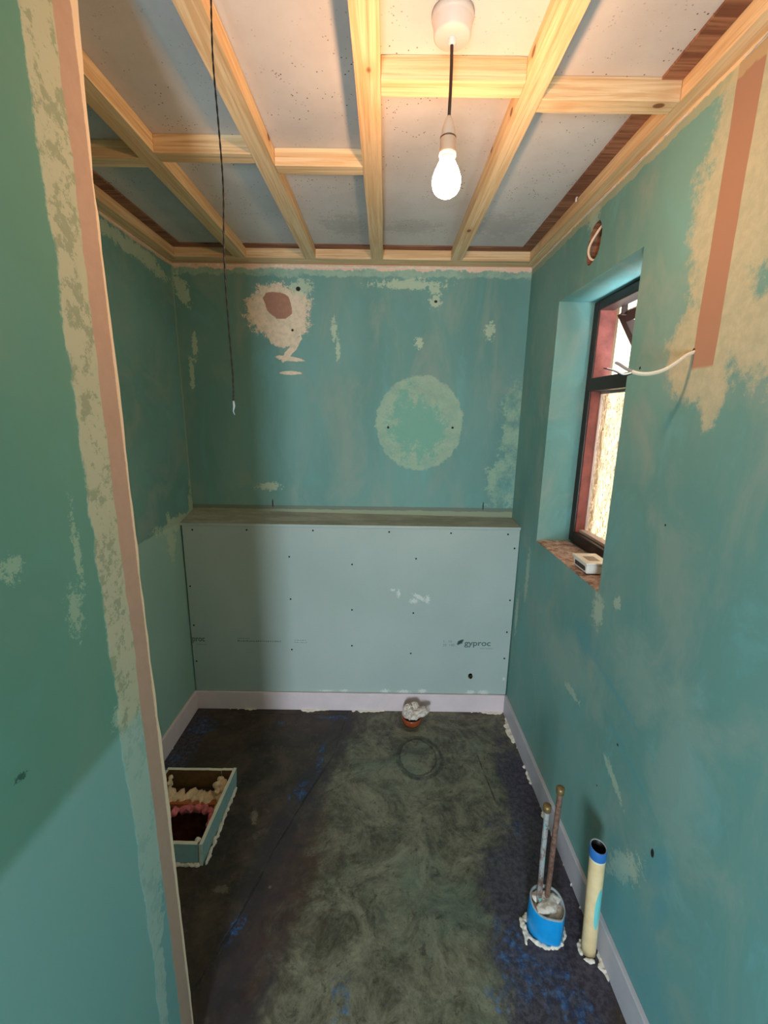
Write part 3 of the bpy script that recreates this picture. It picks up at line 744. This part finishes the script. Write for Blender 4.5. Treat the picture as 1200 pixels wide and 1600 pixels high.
# ------------------------------------------------------------------ white cable out of the right wall
cb = empty('electric_cable', (XR, 1.0, 1.715), 'white flat electric cable sticking out of the right wall beside the window', 'cable')
o0 = Vector((XR, 1.0, 1.715))
W = [(0.688, 1.0, 1.716), (0.664, 1.0, 1.707), (0.645, 1.001, 1.692), (0.622, 1.006, 1.676), (0.598, 1.013, 1.668), (0.576, 1.020, 1.668), (0.560, 1.026, 1.673)]
tube('sheath', [p - o0 for p in spline(W, 8)], 0.0056, M['cable'], cb, n=12, flat=0.62)
tube('grey_core', [Vector(p) - o0 for p in spline([(0.562, 1.026, 1.673), (0.548, 1.03, 1.680), (0.533, 1.034, 1.690), (0.524, 1.036, 1.694)], 5)], [0.003] + [0.0042] * 12 + [0.0038, 0.003, 0.002], M['cablegrey'], cb, n=8, flat=0.5, label='grey split core')
tube('white_core', [Vector(p) - o0 for p in spline([(0.562, 1.026, 1.671), (0.545, 1.032, 1.668), (0.528, 1.036, 1.676), (0.510, 1.04, 1.680)], 5)], 0.0021, M['white'], cb, n=8)
tube('black_core', [Vector(p) - o0 for p in spline([(0.562, 1.026, 1.669), (0.546, 1.030, 1.664), (0.530, 1.034, 1.672), (0.518, 1.037, 1.677), (0.502, 1.04, 1.681)], 5)], 0.0013, M['black'], cb, n=8, label='thin black core')
# white cable loop in the oval chase
tube('looped_cable', spline([(0.700, 1.556, 2.185), (0.688, 1.575, 2.165), (0.674, 1.592, 2.130), (0.672, 1.588, 2.100), (0.680, 1.572, 2.080), (0.700, 1.556, 2.084)], 8), 0.0040, M['cable'], None,
     n=10, flat=0.6, label='short white cable looping inside the oval hole above the window', cat='cable')
# small white clip of cable poking out above the right wall batten
tube('cable_stub', spline([(0.634, 1.635, 2.292), (0.628, 1.63, 2.284), (0.626, 1.625, 2.272)], 5), 0.003, M['white'], None, n=8, label='tiny white cable stub poking down by the right ceiling edge', cat='cable')

# ------------------------------------------------------------------ window
FX0, FX1 = 0.815, 0.875
w = empty('window_1', (0.845, 1.54, 1.04), 'narrow dark brown window in the right wall, top light pushed open', 'window')
w['kind'] = 'structure'
w0 = Vector((0.845, 1.54, 1.04))
def wbox(name, a, b, mat, bev=0.003, parent=None):
    bm = bmesh.new(); abox(bm, Vector(a) - w0, Vector(b) - w0)
    bmesh.ops.bevel(bm, geom=bm.edges[:], offset=bev, segments=2, affect='EDGES', profile=0.5)
    return fin(name, bm, mat, parent or w)
fy0, fy1, fz0, fz1 = WY0 + 0.001, WY1 - 0.001, 1.046, 2.008
bm = bmesh.new()
for a, b in (((FX0, fy1 - 0.042, fz0), (FX1, fy1, fz1)), ((FX0, fy0, fz0), (FX1, fy0 + 0.042, fz1)), ((FX0, fy0 + 0.04, fz0), (FX1, fy1 - 0.04, fz0 + 0.045)), ((FX0, fy0 + 0.04, fz1 - 0.035), (FX1, fy1 - 0.04, fz1))):
    vs = abox(bm, Vector(a) - w0, Vector(b) - w0)
bmesh.ops.bevel(bm, geom=bm.edges[:], offset=0.003, segments=2, affect='EDGES', profile=0.5)
fin('window_frame', bm, M['frame'], w)
wbox('transom', (FX0 - 0.004, fy0 + 0.04, 1.672), (FX1, fy1 - 0.04, 1.722), M['frame'])
bm = bmesh.new()
gy0, gy1 = fy0 + 0.042, fy1 - 0.042
for a, b in (((0.858, gy1 - 0.009, fz0 + 0.045), (0.872, gy1, 1.672)), ((0.858, gy0, fz0 + 0.045), (0.872, gy0 + 0.009, 1.672)), ((0.838, gy0, fz0 + 0.045), (0.872, gy1, fz0 + 0.056)), ((0.858, gy0, 1.662), (0.872, gy1, 1.672))):
    abox(bm, Vector(a) - w0, Vector(b) - w0)
fin('glazing_bead', bm, M['bead'], w, label='pale glazing bead')
wbox('obscured_pane', (0.863, gy0 + 0.002, fz0 + 0.047), (0.868, gy1 - 0.002, 1.670), M['obscure'], bev=0.0003)
# open top light: hinged at the top, swung outward
ang = math.radians(32)
hinge = Vector((0.885, 0, 1.955))
bm = bmesh.new()
for a, b in (((FX0 + 0.006, gy1 - 0.003, fz0 + 0.045), (0.862, gy1 + 0.001, 1.672)), ((FX0 + 0.006, gy1 - 0.003, 1.722), (0.884, gy1 + 0.001, fz1 - 0.035)), ((FX0 + 0.006, gy0 - 0.001, fz0 + 0.045), (0.862, gy0 + 0.003, 1.672)), ((FX0 + 0.006, gy0 - 0.001, 1.722), (0.884, gy0 + 0.003, fz1 - 0.035))):
    abox(bm, Vector(a) - w0, Vector(b) - w0)
fin('rebate_lining', bm, M['redjamb'], w, label='worn red-brown paint inside the frame')
def sashpt(y, d, t): # d = distance down the sash, t = through thickness
    return Vector((hinge.x + d * math.sin(ang) + t * math.cos(ang), y, hinge.z - d * math.cos(ang) + t * math.sin(ang))) - w0
def sbox(bm, y0, y1, d0, d1, t0, t1):
    vs = [bm.verts.new(sashpt(y, d, t)) for y in (y0, y1) for d in (d0, d1) for t in (t0, t1)]
    for q in ((0, 1, 3, 2), (4, 6, 7, 5), (0, 4, 5, 1), (2, 3, 7, 6), (0, 2, 6, 4), (1, 5, 7, 3)): bm.faces.new([vs[i] for i in q])
bm = bmesh.new(); SY0, SY1 = gy0 + 0.006, gy1 - 0.006
SL = 0.262
sbox(bm, SY1 - 0.036, SY1, 0, SL, 0, 0.03); sbox(bm, SY0, SY0 + 0.036, 0, SL, 0, 0.03); sbox(bm, SY0 + 0.036, SY1 - 0.036, 0, 0.036, 0, 0.03); sbox(bm, SY0 + 0.036, SY1 - 0.036, SL - 0.036, SL, 0, 0.03)
ts = fin('top_sash', bm, M['frame'], w)
bm = bmesh.new(); sbox(bm, SY0 + 0.034, SY1 - 0.034, 0.034, SL - 0.034, 0.012, 0.016)
fin('clear_pane', bm, M['glass'], ts)
bm = bmesh.new()
for yy in (SY1 - 0.055, SY0 + 0.055): abox(bm, Vector((0.872, yy - 0.004, 1.945)) - w0, Vector((0.892, yy + 0.004, 1.985)) - w0)
fin('hinge', bm, M['frame'], w)
# rough sill
bm = bmesh.new()
nx, ny = 10, 34; g = {}
for i in range(nx + 1):
    for j in range(ny + 1):
        x = 0.6765 + (0.814 - 0.6765) * i / nx; y = WY0 + 0.001 + (WY1 - WY0 - 0.002) * j / ny
        z = 1.040 + 0.004 * mnoise.noise(Vector((x * 30, y * 22, 0)))
        if i == 0: z -= 0.002
        g[i, j] = bm.verts.new((x, y, z))
for i in range(nx):
    for j in range(ny): bm.faces.new((g[i, j], g[i + 1, j], g[i + 1, j + 1], g[i, j + 1]))
r = bmesh.ops.extrude_face_region(bm, geom=bm.faces[:])
for v in [q for q in r['geom'] if isinstance(q, bmesh.types.BMVert)]: v.co.z = 1.0355
fin('trim_10', bm, M['sill'], kind='structure')
# outer cill
box('trim_11', (0.876, WY0 + 0.001, 1.006), (0.96, WY1 - 0.001, 1.030), M['redjamb'], kind='structure')
# neighbouring rendered wall across the gap
box('wall_outside', (2.15, -2.5, -0.5), (2.35, 6.5, 4.2), M['render'], kind='structure')

# small tub on the sill
tub = empty('plastic_tub', (0.735, 1.445, 1.0445), 'small white plastic box with a lid on the window sill', 'tub')
bm = bmesh.new()
for zz, s in ((0, 0.9), (0.035, 1.0)): pass
vs = []
for zz, s in ((0.0, 0.90), (0.033, 1.0)):
    vs.append([bm.verts.new((a * 0.040 * s, b * 0.055 * s, zz)) for a, b in ((-1, -1), (1, -1), (1, 1), (-1, 1))])
for i in range(4): bm.faces.new((vs[0][i], vs[0][(i + 1) % 4], vs[1][(i + 1) % 4], vs[1][i]))
bm.faces.new(vs[0][::-1]); bm.faces.new(vs[1])
bmesh.ops.bevel(bm, geom=bm.edges[:], offset=0.004, segments=3, affect='EDGES', profile=0.5)
fin('tub_body', bm, M['white'], tub, smooth=False)
box('tub_lid', (-0.043, -0.058, 0.0335), (0.043, 0.058, 0.041), M['white'], tub, bev=0.003)
box('tub_label', (-0.0405, -0.042, 0.010), (-0.0372, 0.034, 0.025), M['flex'], tub, bev=0.0003, label='dark printed side label')
box('lid_label', (-0.022, -0.030, 0.0408), (0.016, 0.020, 0.0414), M['cablegrey'], tub)

# ------------------------------------------------------------------ boxing: front sheet and top sheet
fs = empty('plasterboard_sheet', (0, 2.046, 0.57), 'pale green plasterboard sheet with dark screws and grey print boxing in the back wall', 'plasterboard')
f0 = Vector((0, 2.046, 0.57))
bm_holes = [(oval(0.474, 0.212 - 0.0, 0.012, 0.018, 18, wob=0.25), None)]
o = slab('sheet', [(XL + 0.006, 0.1055), (XR - 0.006, 0.1055), (XR - 0.003, 1.0245), (XL + 0.010, 1.0245)], bm_holes, lambda a, b: (a, 2.0465 - f0.y, b - f0.z), (0, 1, 0), 0.0125, [M['boardgreen'], M['gypsum']])
for v in o.data.vertices:
    pass
o.parent = fs
for sx, sz in ((-0.947, 1.003), (-0.678, 1.006), (-0.35, 1.008), (0.027, 1.006), (0.333, 1.004), (0.615, 1.002), (0.653, 0.93), (-0.472, 0.87), (-0.157, 0.834), (0.164, 0.869), (-0.983, 0.705), (-0.473, 0.642), (-0.158, 0.587),
               (0.159, 0.574), (0.652, 0.652), (-0.982, 0.488), (-0.476, 0.356), (-0.159, 0.383), (0.152, 0.343), (0.65, 0.473), (-0.985, 0.28), (0.648, 0.321)):
    if not hasattr(lathe, 'screw'):
        s = lathe('screw', [(0, 0.0006), (0.0018, 0.0002), (0.0042, 0.0010), (0.0046, 0.0004), (0.0046, -0.004), (0, -0.006)], M['screw'], fs, n=14)
        lathe.screw = s
    else:
        s = lathe.screw.copy(); C.objects.link(s); s.parent = fs
    s.rotation_euler = (PI / 2, 0, 0)
    s.location = Vector((sx, 2.0465, sz)) - f0
def text(body, x, z, size, mat, parent, nm='printed_text', align='LEFT', bold=0.0, sx=1.0):
    cu = bpy.data.curves.new('t', 'FONT'); cu.body = body; cu.size = size; cu.align_x = align; cu.extrude = 0.0001; cu.offset = bold
    t = bpy.data.objects.new('t', cu); C.objects.link(t)
    bpy.context.view_layer.update()
    me = bpy.data.meshes.new_from_object(t.evaluated_get(bpy.context.evaluated_depsgraph_get()))
    bpy.data.objects.remove(t)
    o = link(nm, me, mat, parent)
    o.rotation_euler = (PI / 2, 0, 0); o.scale = (sx, 1, 1)
    o.location = Vector((x, 2.0462, z)) - f0
    return o
text('gyproc', 0.432, 0.393, 0.045, M['ink'], fs, bold=0.0006, sx=1.12)
text('SAINT-GOBAIN', 0.515, 0.374, 0.0105, M['inkfaint'], fs, sx=0.95)
bm = bmesh.new()
for k in range(3):
    a = 0.392 + k * 0.009
    z0 = 0.400 + k * 0.004
    vs = [bm.verts.new((px - f0.x, 2.0460 - f0.y, pz - f0.z)) for px, pz in ((a, z0), (a + 0.009, z0 - 0.006), (a + 0.018, z0 + 0.018), (a + 0.007, z0 + 0.022))]
    fc = bm.faces.new(vs)
r = bmesh.ops.extrude_face_region(bm, geom=bm.faces[:])
for v in [q for q in r['geom'] if isinstance(q, bmesh.types.BMVert)]: v.co.y += 0.0003
fin('printed_logo', bm, M['ink'], fs)
text('1:  10', 0.318, 0.409, 0.020, M['inkfaint'], fs, sx=1.05)
text('20  180', 0.318, 0.388, 0.020, M['inkfaint'], fs, sx=1.05)
text('proc', -0.998, 0.397, 0.045, M['ink'], fs, bold=0.0006, sx=0.8)
def dashes(x0, x1, z, h, seed, mat):
    rr = random.Random(seed); bm = bmesh.new(); x = x0
    while x < x1:
        l = rr.uniform(0.003, 0.008)
        hh = h * rr.uniform(0.6, 1)
        abox(bm, Vector((x, 2.0461, z)) - f0, Vector((x + l, 2.0466, z + hh)) - f0); x += l + rr.uniform(0.0015, 0.006)
    fin('printed_line', bm, mat, fs)
dashes(-0.975, -0.925, 0.377, 0.004, 1, M['inkfaint'])
dashes(-0.76, -0.53, 0.398, 0.009, 2, M['inkfaint'])
dashes(-0.76, -0.70, 0.414, 0.005, 3, M['inkfaint'])
dashes(-0.46, -0.40, 0.409, 0.004, 4, M['inkfaint'])
dashes(-0.46, -0.40, 0.396, 0.004, 5, M['inkfaint'])
# pipe end inside the hole
lathe_p = lathe('pipe_tail', [(0.0085, 0.012), (0.0085, 0.0), (0.006, 0.0), (0.006, 0.02)], M['copper'], fs, n=16, label='copper pipe tail showing in the small hole')
lathe_p.rotation_euler = (PI / 2, 0, 0); lathe_p.location = Vector((0.478, 2.066, 0.204)) - f0
bm = bmesh.new()
za, zb = 1.0255, 1.038
V = [bm.verts.new(p) for p in ((XL + 0.001, 2.0445, za), (XR - 0.001, 2.0445, za), (XR - 0.001, YB - 0.001, za + 0.010), (XL + 0.001, YB - 0.001, za + 0.030),
                               (XL + 0.001, 2.0445, zb), (XR - 0.001, 2.0445, zb), (XR - 0.001, YB - 0.001, zb + 0.012), (XL + 0.001, YB - 0.001, zb + 0.034))]
for q, mi in (((0, 1, 2, 3), 0), ((4, 7, 6, 5), 0), ((0, 4, 5, 1), 1), ((1, 5, 6, 2), 0), ((2, 6, 7, 3), 0), ((3, 7, 4, 0), 0)):
    f = bm.faces.new([V[i] for i in q]); f.material_index = mi
fin('plasterboard_ledge', bm, [M['boardtop'], M['boardgreen']], label='narrow dusty plasterboard ledge on top of the boxing at the back wall', cat='ledge')

# ------------------------------------------------------------------ board kerb round the floor opening
kb = empty('access_box', (-0.76, 1.37, 0), 'low open box of green plasterboard strips around a dark floor hole', 'box')
k0 = Vector((-0.76, 1.37, 0))
def strip_(name, pts, z0, z1, th, out, tilt=0.0):
    """upright strip of plasterboard: green faces, white cut top edge"""
    bm = bmesh.new(); n = 12; prev = None; a, b = Vector(pts[0]), Vector(pts[1]); out = Vector(out)
    for i in range(n + 1):
        p = a.lerp(b, i / n) - k0; zz = z1 + 0.0015 * mnoise.noise(Vector((i * 0.7, a.x * 9, b.y)))
        row = [bm.verts.new(q) for q in (p + Vector((0, 0, z0)), p + out * th + Vector((0, 0, z0)), p + out * (th + tilt) + Vector((0, 0, zz)), p + out * tilt + Vector((0, 0, zz)))]
        if prev:
            for j, mi in ((0, 0), (1, 0), (2, 1), (3, 2)):
                f = bm.faces.new((prev[j], prev[(j + 1) % 4], row[(j + 1) % 4], row[j])); f.material_index = mi
        else: f = bm.faces.new(row); f.material_index = 1
        prev = row
    f = bm.faces.new(prev[::-1]); f.material_index = 1
    return fin(name, bm, [M['kerbgreen'], M['gypsum'], M['brownboard']], kb)
M['kerbgreen'] = plain('kerb_green_face', lin(150, 182, 182), 0.8, 0.2, 0.06)
strip_('front_strip', ((-0.905, 1.222, 0), (-0.640, 1.222, 0)), 0.004, 0.090, 0.0125, (0, -1, 0))
strip_('back_strip', ((-0.905, 1.530, 0), (-0.675, 1.530, 0)), 0.004, 0.090, 0.0125, (0, 1, 0))
strip_('back_strip', ((-0.672, 1.529, 0), (-0.628, 1.529, 0)), 0.004, 0.092, 0.0125, (0, 1, 0))
strip_('right_strip', ((-0.638, 1.207, 0), (-0.632, 1.543, 0)), 0.000, 0.093, 0.0125, (1, 0, 0), 0.006)
strip_('left_strip', ((-0.905, 1.210, 0), (-0.897, 1.530, 0)), 0.004, 0.090, 0.0125, (-1, 0, 0))
rr = random.Random(5)
L = []
for i in range(15):
    t = i / 14
    L.append(((-0.875 + t * 0.22 + rr.uniform(-.005, .005) + 0.76, 1.474 + rr.uniform(-.012, .012) - 1.37, 0.010 + rr.uniform(0, .008)), (rr.uniform(.012, .019), rr.uniform(.02, .03), rr.uniform(.010, .018))))
for i in range(6): L.append(((-0.882 + 0.76, 1.50 + rr.uniform(-.01, .01) - 1.37, 0.015 + i * 0.011), rr.uniform(.009, .012)))
for i in range(14): L.append(((-0.662 + rr.uniform(-.025, .014) + 0.76, 1.49 + rr.uniform(-.03, .025) - 1.37, 0.012 + rr.uniform(0, 0.052)), rr.uniform(.009, .015)))
for i in range(7): L.append(((-0.885 + 0.76 + rr.uniform(-.003, .01), 1.45 - i * 0.022 - 1.37, 0.012), (0.014, 0.02, 0.016)))
for i in range(5): L.append(((-0.650 + 0.76, 1.45 - i * 0.012 - 1.37, 0.020), (0.012, 0.016, 0.02)))
blobs('expanding_foam', L, M['foam'], kb, label='lumpy cream expanding foam')
bm = bmesh.new(); abox(bm, Vector((-0.87, 1.436, 0.0)) - k0, Vector((-0.655, 1.462, 0.016)) - k0)
fin('orange_batten', bm, M['orange'], kb)
L = []
ringp = [(-0.865, 1.30), (-0.872, 1.34), (-0.865, 1.375), (-0.85, 1.40), (-0.825, 1.418), (-0.795, 1.428), (-0.765, 1.432), (-0.735, 1.430), (-0.705, 1.425), (-0.68, 1.412), (-0.662, 1.39), (-0.655, 1.36), (-0.867, 1.27)]
for i, (x, y) in enumerate(ringp):
    for q in range(2): L.append(((x + 0.76 + rr.uniform(-.006, .006), y - 1.37 + rr.uniform(-.006, .006), 0.002 + rr.uniform(-0.01, .006)), (rr.uniform(.013, .019), rr.uniform(.012, .018), rr.uniform(.012, .02))))
blobs('pink_foam', L, M['pinkfoam'], kb, label='pink foam rim round the hole')
L = [((-0.645 + 0.76, 1.228 - 1.37, 0.088), (0.011, 0.008, 0.008)), ((-0.650 + 0.76, 1.236 - 1.37, 0.080), 0.007)]
blobs('foam_dab', L, M['caulk'], kb)
bm = bmesh.new()
L = []
for i in range(26):
    t = i / 25
    L.append(((-0.618 + 0.76 + rr.uniform(-.001, .004), 1.215 + t * 0.31 - 1.37, 0.003), (rr.uniform(.004, .009), 0.010, rr.uniform(.005, .011))))
for i in range(16):
    t = i / 15
    L.append(((-0.90 + t * 0.255 + 0.76, 1.206 - 1.37 + rr.uniform(-.002, .001), 0.004), (0.011, rr.uniform(.004, .008), rr.uniform(.006, .010))))
blobs('sealant_edge', L, M['caulk'], kb, label='ragged white sealant along the foot')

# ------------------------------------------------------------------ clay drain stub and bag
dr = lathe('drain_pipe', [(0.030, 0.0), (0.040, 0.0), (0.047, 0.012), (0.052, 0.026), (0.054, 0.038), (0.053, 0.043), (0.047, 0.043), (0.044, 0.030), (0.032, 0.004), (0.030, 0.0)], M['terracotta'], None, n=40,
           label='short glazed orange-brown pipe stub rising from the floor at the back', cat='pipe')
dr.location = (0.160, 1.948, 0)
def crumple(name, c, r, seed, mat, parent, rot=0):
    bm = bmesh.new(); bmesh.ops.create_icosphere(bm, subdivisions=5, radius=1)
    for v in bm.verts:
        d = v.co.copy()
        q = d * 1.9 + Vector((seed, 0, 0))
        s = 1 + 0.28 * (1 - 2 * abs(mnoise.noise(q))) + 0.12 * (1 - 2 * abs(mnoise.noise(q * 2.7))) - 0.25
        v.co = Vector((d.x * r[0] * s, d.y * r[1] * s, d.z * r[2] * s))
    bmesh.ops.rotate(bm, verts=bm.verts, cent=(0, 0, 0), matrix=Matrix.Rotation(rot, 3, 'Y'))
    bmesh.ops.translate(bm, verts=bm.verts, vec=c)
    return fin(name, bm, mat, parent, smooth=True)
bag = empty('plastic_bag', (0.160, 1.952, 0.040), 'crumpled whitish plastic bag stuffed into the orange-brown pipe stub', 'bag')
crumple('bag_body', (0, 0, 0.010), (0.044, 0.042, 0.018), 3, M['bag'], bag)
crumple('bag_fold', (-0.022, 0.0, 0.026), (0.026, 0.030, 0.040), 8, M['bag'], bag, 0.3)
crumple('bag_fold', (0.042, 0.0, 0.022), (0.050, 0.028, 0.022), 12, M['bag'], bag, -0.35)
crumple('bag_fold', (0.010, 0.02, 0.036), (0.026, 0.018, 0.030), 17, M['bag'], bag, 0.7)

# ------------------------------------------------------------------ copper tails in the blue collar
co = empty('pipe_collar', (0.522, 1.030, 0), 'bright blue plastic collar packed with white plaster around two copper pipes', 'collar')
bm = bmesh.new(); n = 48; rings = []
def cr(a, s):
    # rounded, slightly pear shaped outline with a pinch at the front right
    r = 0.054 * s * (1 + 0.10 * math.cos(2 * (a - 1.9))) + 0.006 * math.exp(-((a - 5.1) / 0.25) ** 2)
    return r
prof = [(1.02, 0.0), (1.03, 0.03), (1.02, 0.07), (1.0, 0.105), (0.95, 0.112), (0.90, 0.105), (0.88, 0.06), (0.86, 0.01)]
for s, z in prof:
    row = []
    for i in range(n):
        a = 2 * PI * i / n; r = cr(a, s)
        zz = z + (0.006 * math.sin(a + 0.4) + 0.003 * math.sin(3 * a)) * (z / 0.11)
        row.append(bm.verts.new((r * math.cos(a), r * math.sin(a) * 0.84, zz)))
    rings.append(row)
for j, (a, b) in enumerate(zip(rings, rings[1:])):
    for i in range(n):
        f = bm.faces.new((a[i], a[(i + 1) % n], b[(i + 1) % n], b[i])); f.material_index = 1 if j >= 3 else 0
fin('collar_ring', bm, [M['bluecollar'], M['greyrim']], co, smooth=True)
L = [((rr.uniform(-.022, .022), rr.uniform(-.022, .022), 0.098 + rr.uniform(0, 0.010)), (0.022, 0.018, 0.010)) for _ in range(9)] + [((0, 0, 0.082), (0.047, 0.040, 0.020)), ((0.012, -0.014, 0.088), (0.024, 0.020, 0.014))]
blobs('plaster_fill', L, M['plaster'], co, label='lumpy white plaster filling')
L = []
for i in range(34):
    a = 2 * PI * i / 34
    if 0.3 < a < 2.4: continue
    r = 0.058 + 0.006 * rr.random()
    L.append(((r * math.cos(a), r * math.sin(a) * 0.86, 0.003), (rr.uniform(.005, .010), rr.uniform(.005, .010), rr.uniform(.004, .009))))
for i in range(6): L.append(((-0.070 + rr.uniform(-.006, .006), 0.02 - i * 0.012, 0.003), (.005, .009, .005)))
blobs('sealant_edge', L, M['caulk'], co, label='ragged white sealant round the foot')
def cpipe(base, top, mat, label, capm):
    b = Vector(base); t = Vector(top)
    e = empty('copper_pipe', base, label, 'pipe')
    d = t - b; nn = 16
    pts = [d * (i / nn) + Vector((0.0005 * math.sin(i * 0.6), 0.0005 * math.cos(i * 0.5), 0)) for i in range(nn + 1)]
    tube('pipe', pts, 0.0078, mat, e, n=16)
    u = d.normalized()
    tube('end_cap', [d - u * 0.016, d - u * 0.0145, d - u * 0.012, d - u * 0.001, d + u * 0.006, d + u * 0.008], [0.008, 0.0092, 0.0112, 0.0116, 0.0116, 0.0085], capm, e, n=20)
    return e
cpipe((0.498, 1.036, 0.092), (0.487, 1.030, 0.462), M['copper_paint'], 'shorter copper pipe splashed with grey and turquoise paint standing in blue collar', M['brass'])
cpipe((0.527, 1.046, 0.092), (0.519, 1.030, 0.524), M['copper'], 'taller bare brown copper pipe standing in blue collar', M['brass'])

# ------------------------------------------------------------------ waste pipe by the right wall
wp = empty('waste_pipe', (0.634, 0.972, 0), 'cream plastic waste pipe with a blue rim standing by the right wall', 'pipe')
o = lathe('pipe', [(0.0185, 0.0), (0.0205, 0.002), (0.0205, 0.05), (0.0205, 0.12), (0.0208, 0.2), (0.0208, 0.28), (0.0212, 0.35), (0.0225, 0.362), (0.0228, 0.392), (0.0215, 0.394), (0.0190, 0.392), (0.0180, 0.3), (0.0175, 0.02), (0, 0.015)], [M['waste'], M['black'], M['greyrim']], wp, n=36, mats_z=lambda j: 2 if j in (9,) else (1 if j >= 10 else 0))
o.rotation_euler = (0, math.radians(-2.5), 0)
for v in o.data.vertices:
    if v.co.z > 0.385: v.co.z += v.co.y * 0.12 - 0.1 * v.co.x
L = []
for i in range(22):
    a = 2 * PI * i / 22
    r = 0.024 + 0.004 * rr.random()
    if i % 5 == 3: continue
    if math.cos(a) > 0.6: continue
    L.append(((r * math.cos(a), r * math.sin(a), 0.003), (rr.uniform(.004, .008), rr.uniform(.004, .008), rr.uniform(.003, .007))))
blobs('sealant_edge', L, M['caulk'], wp)
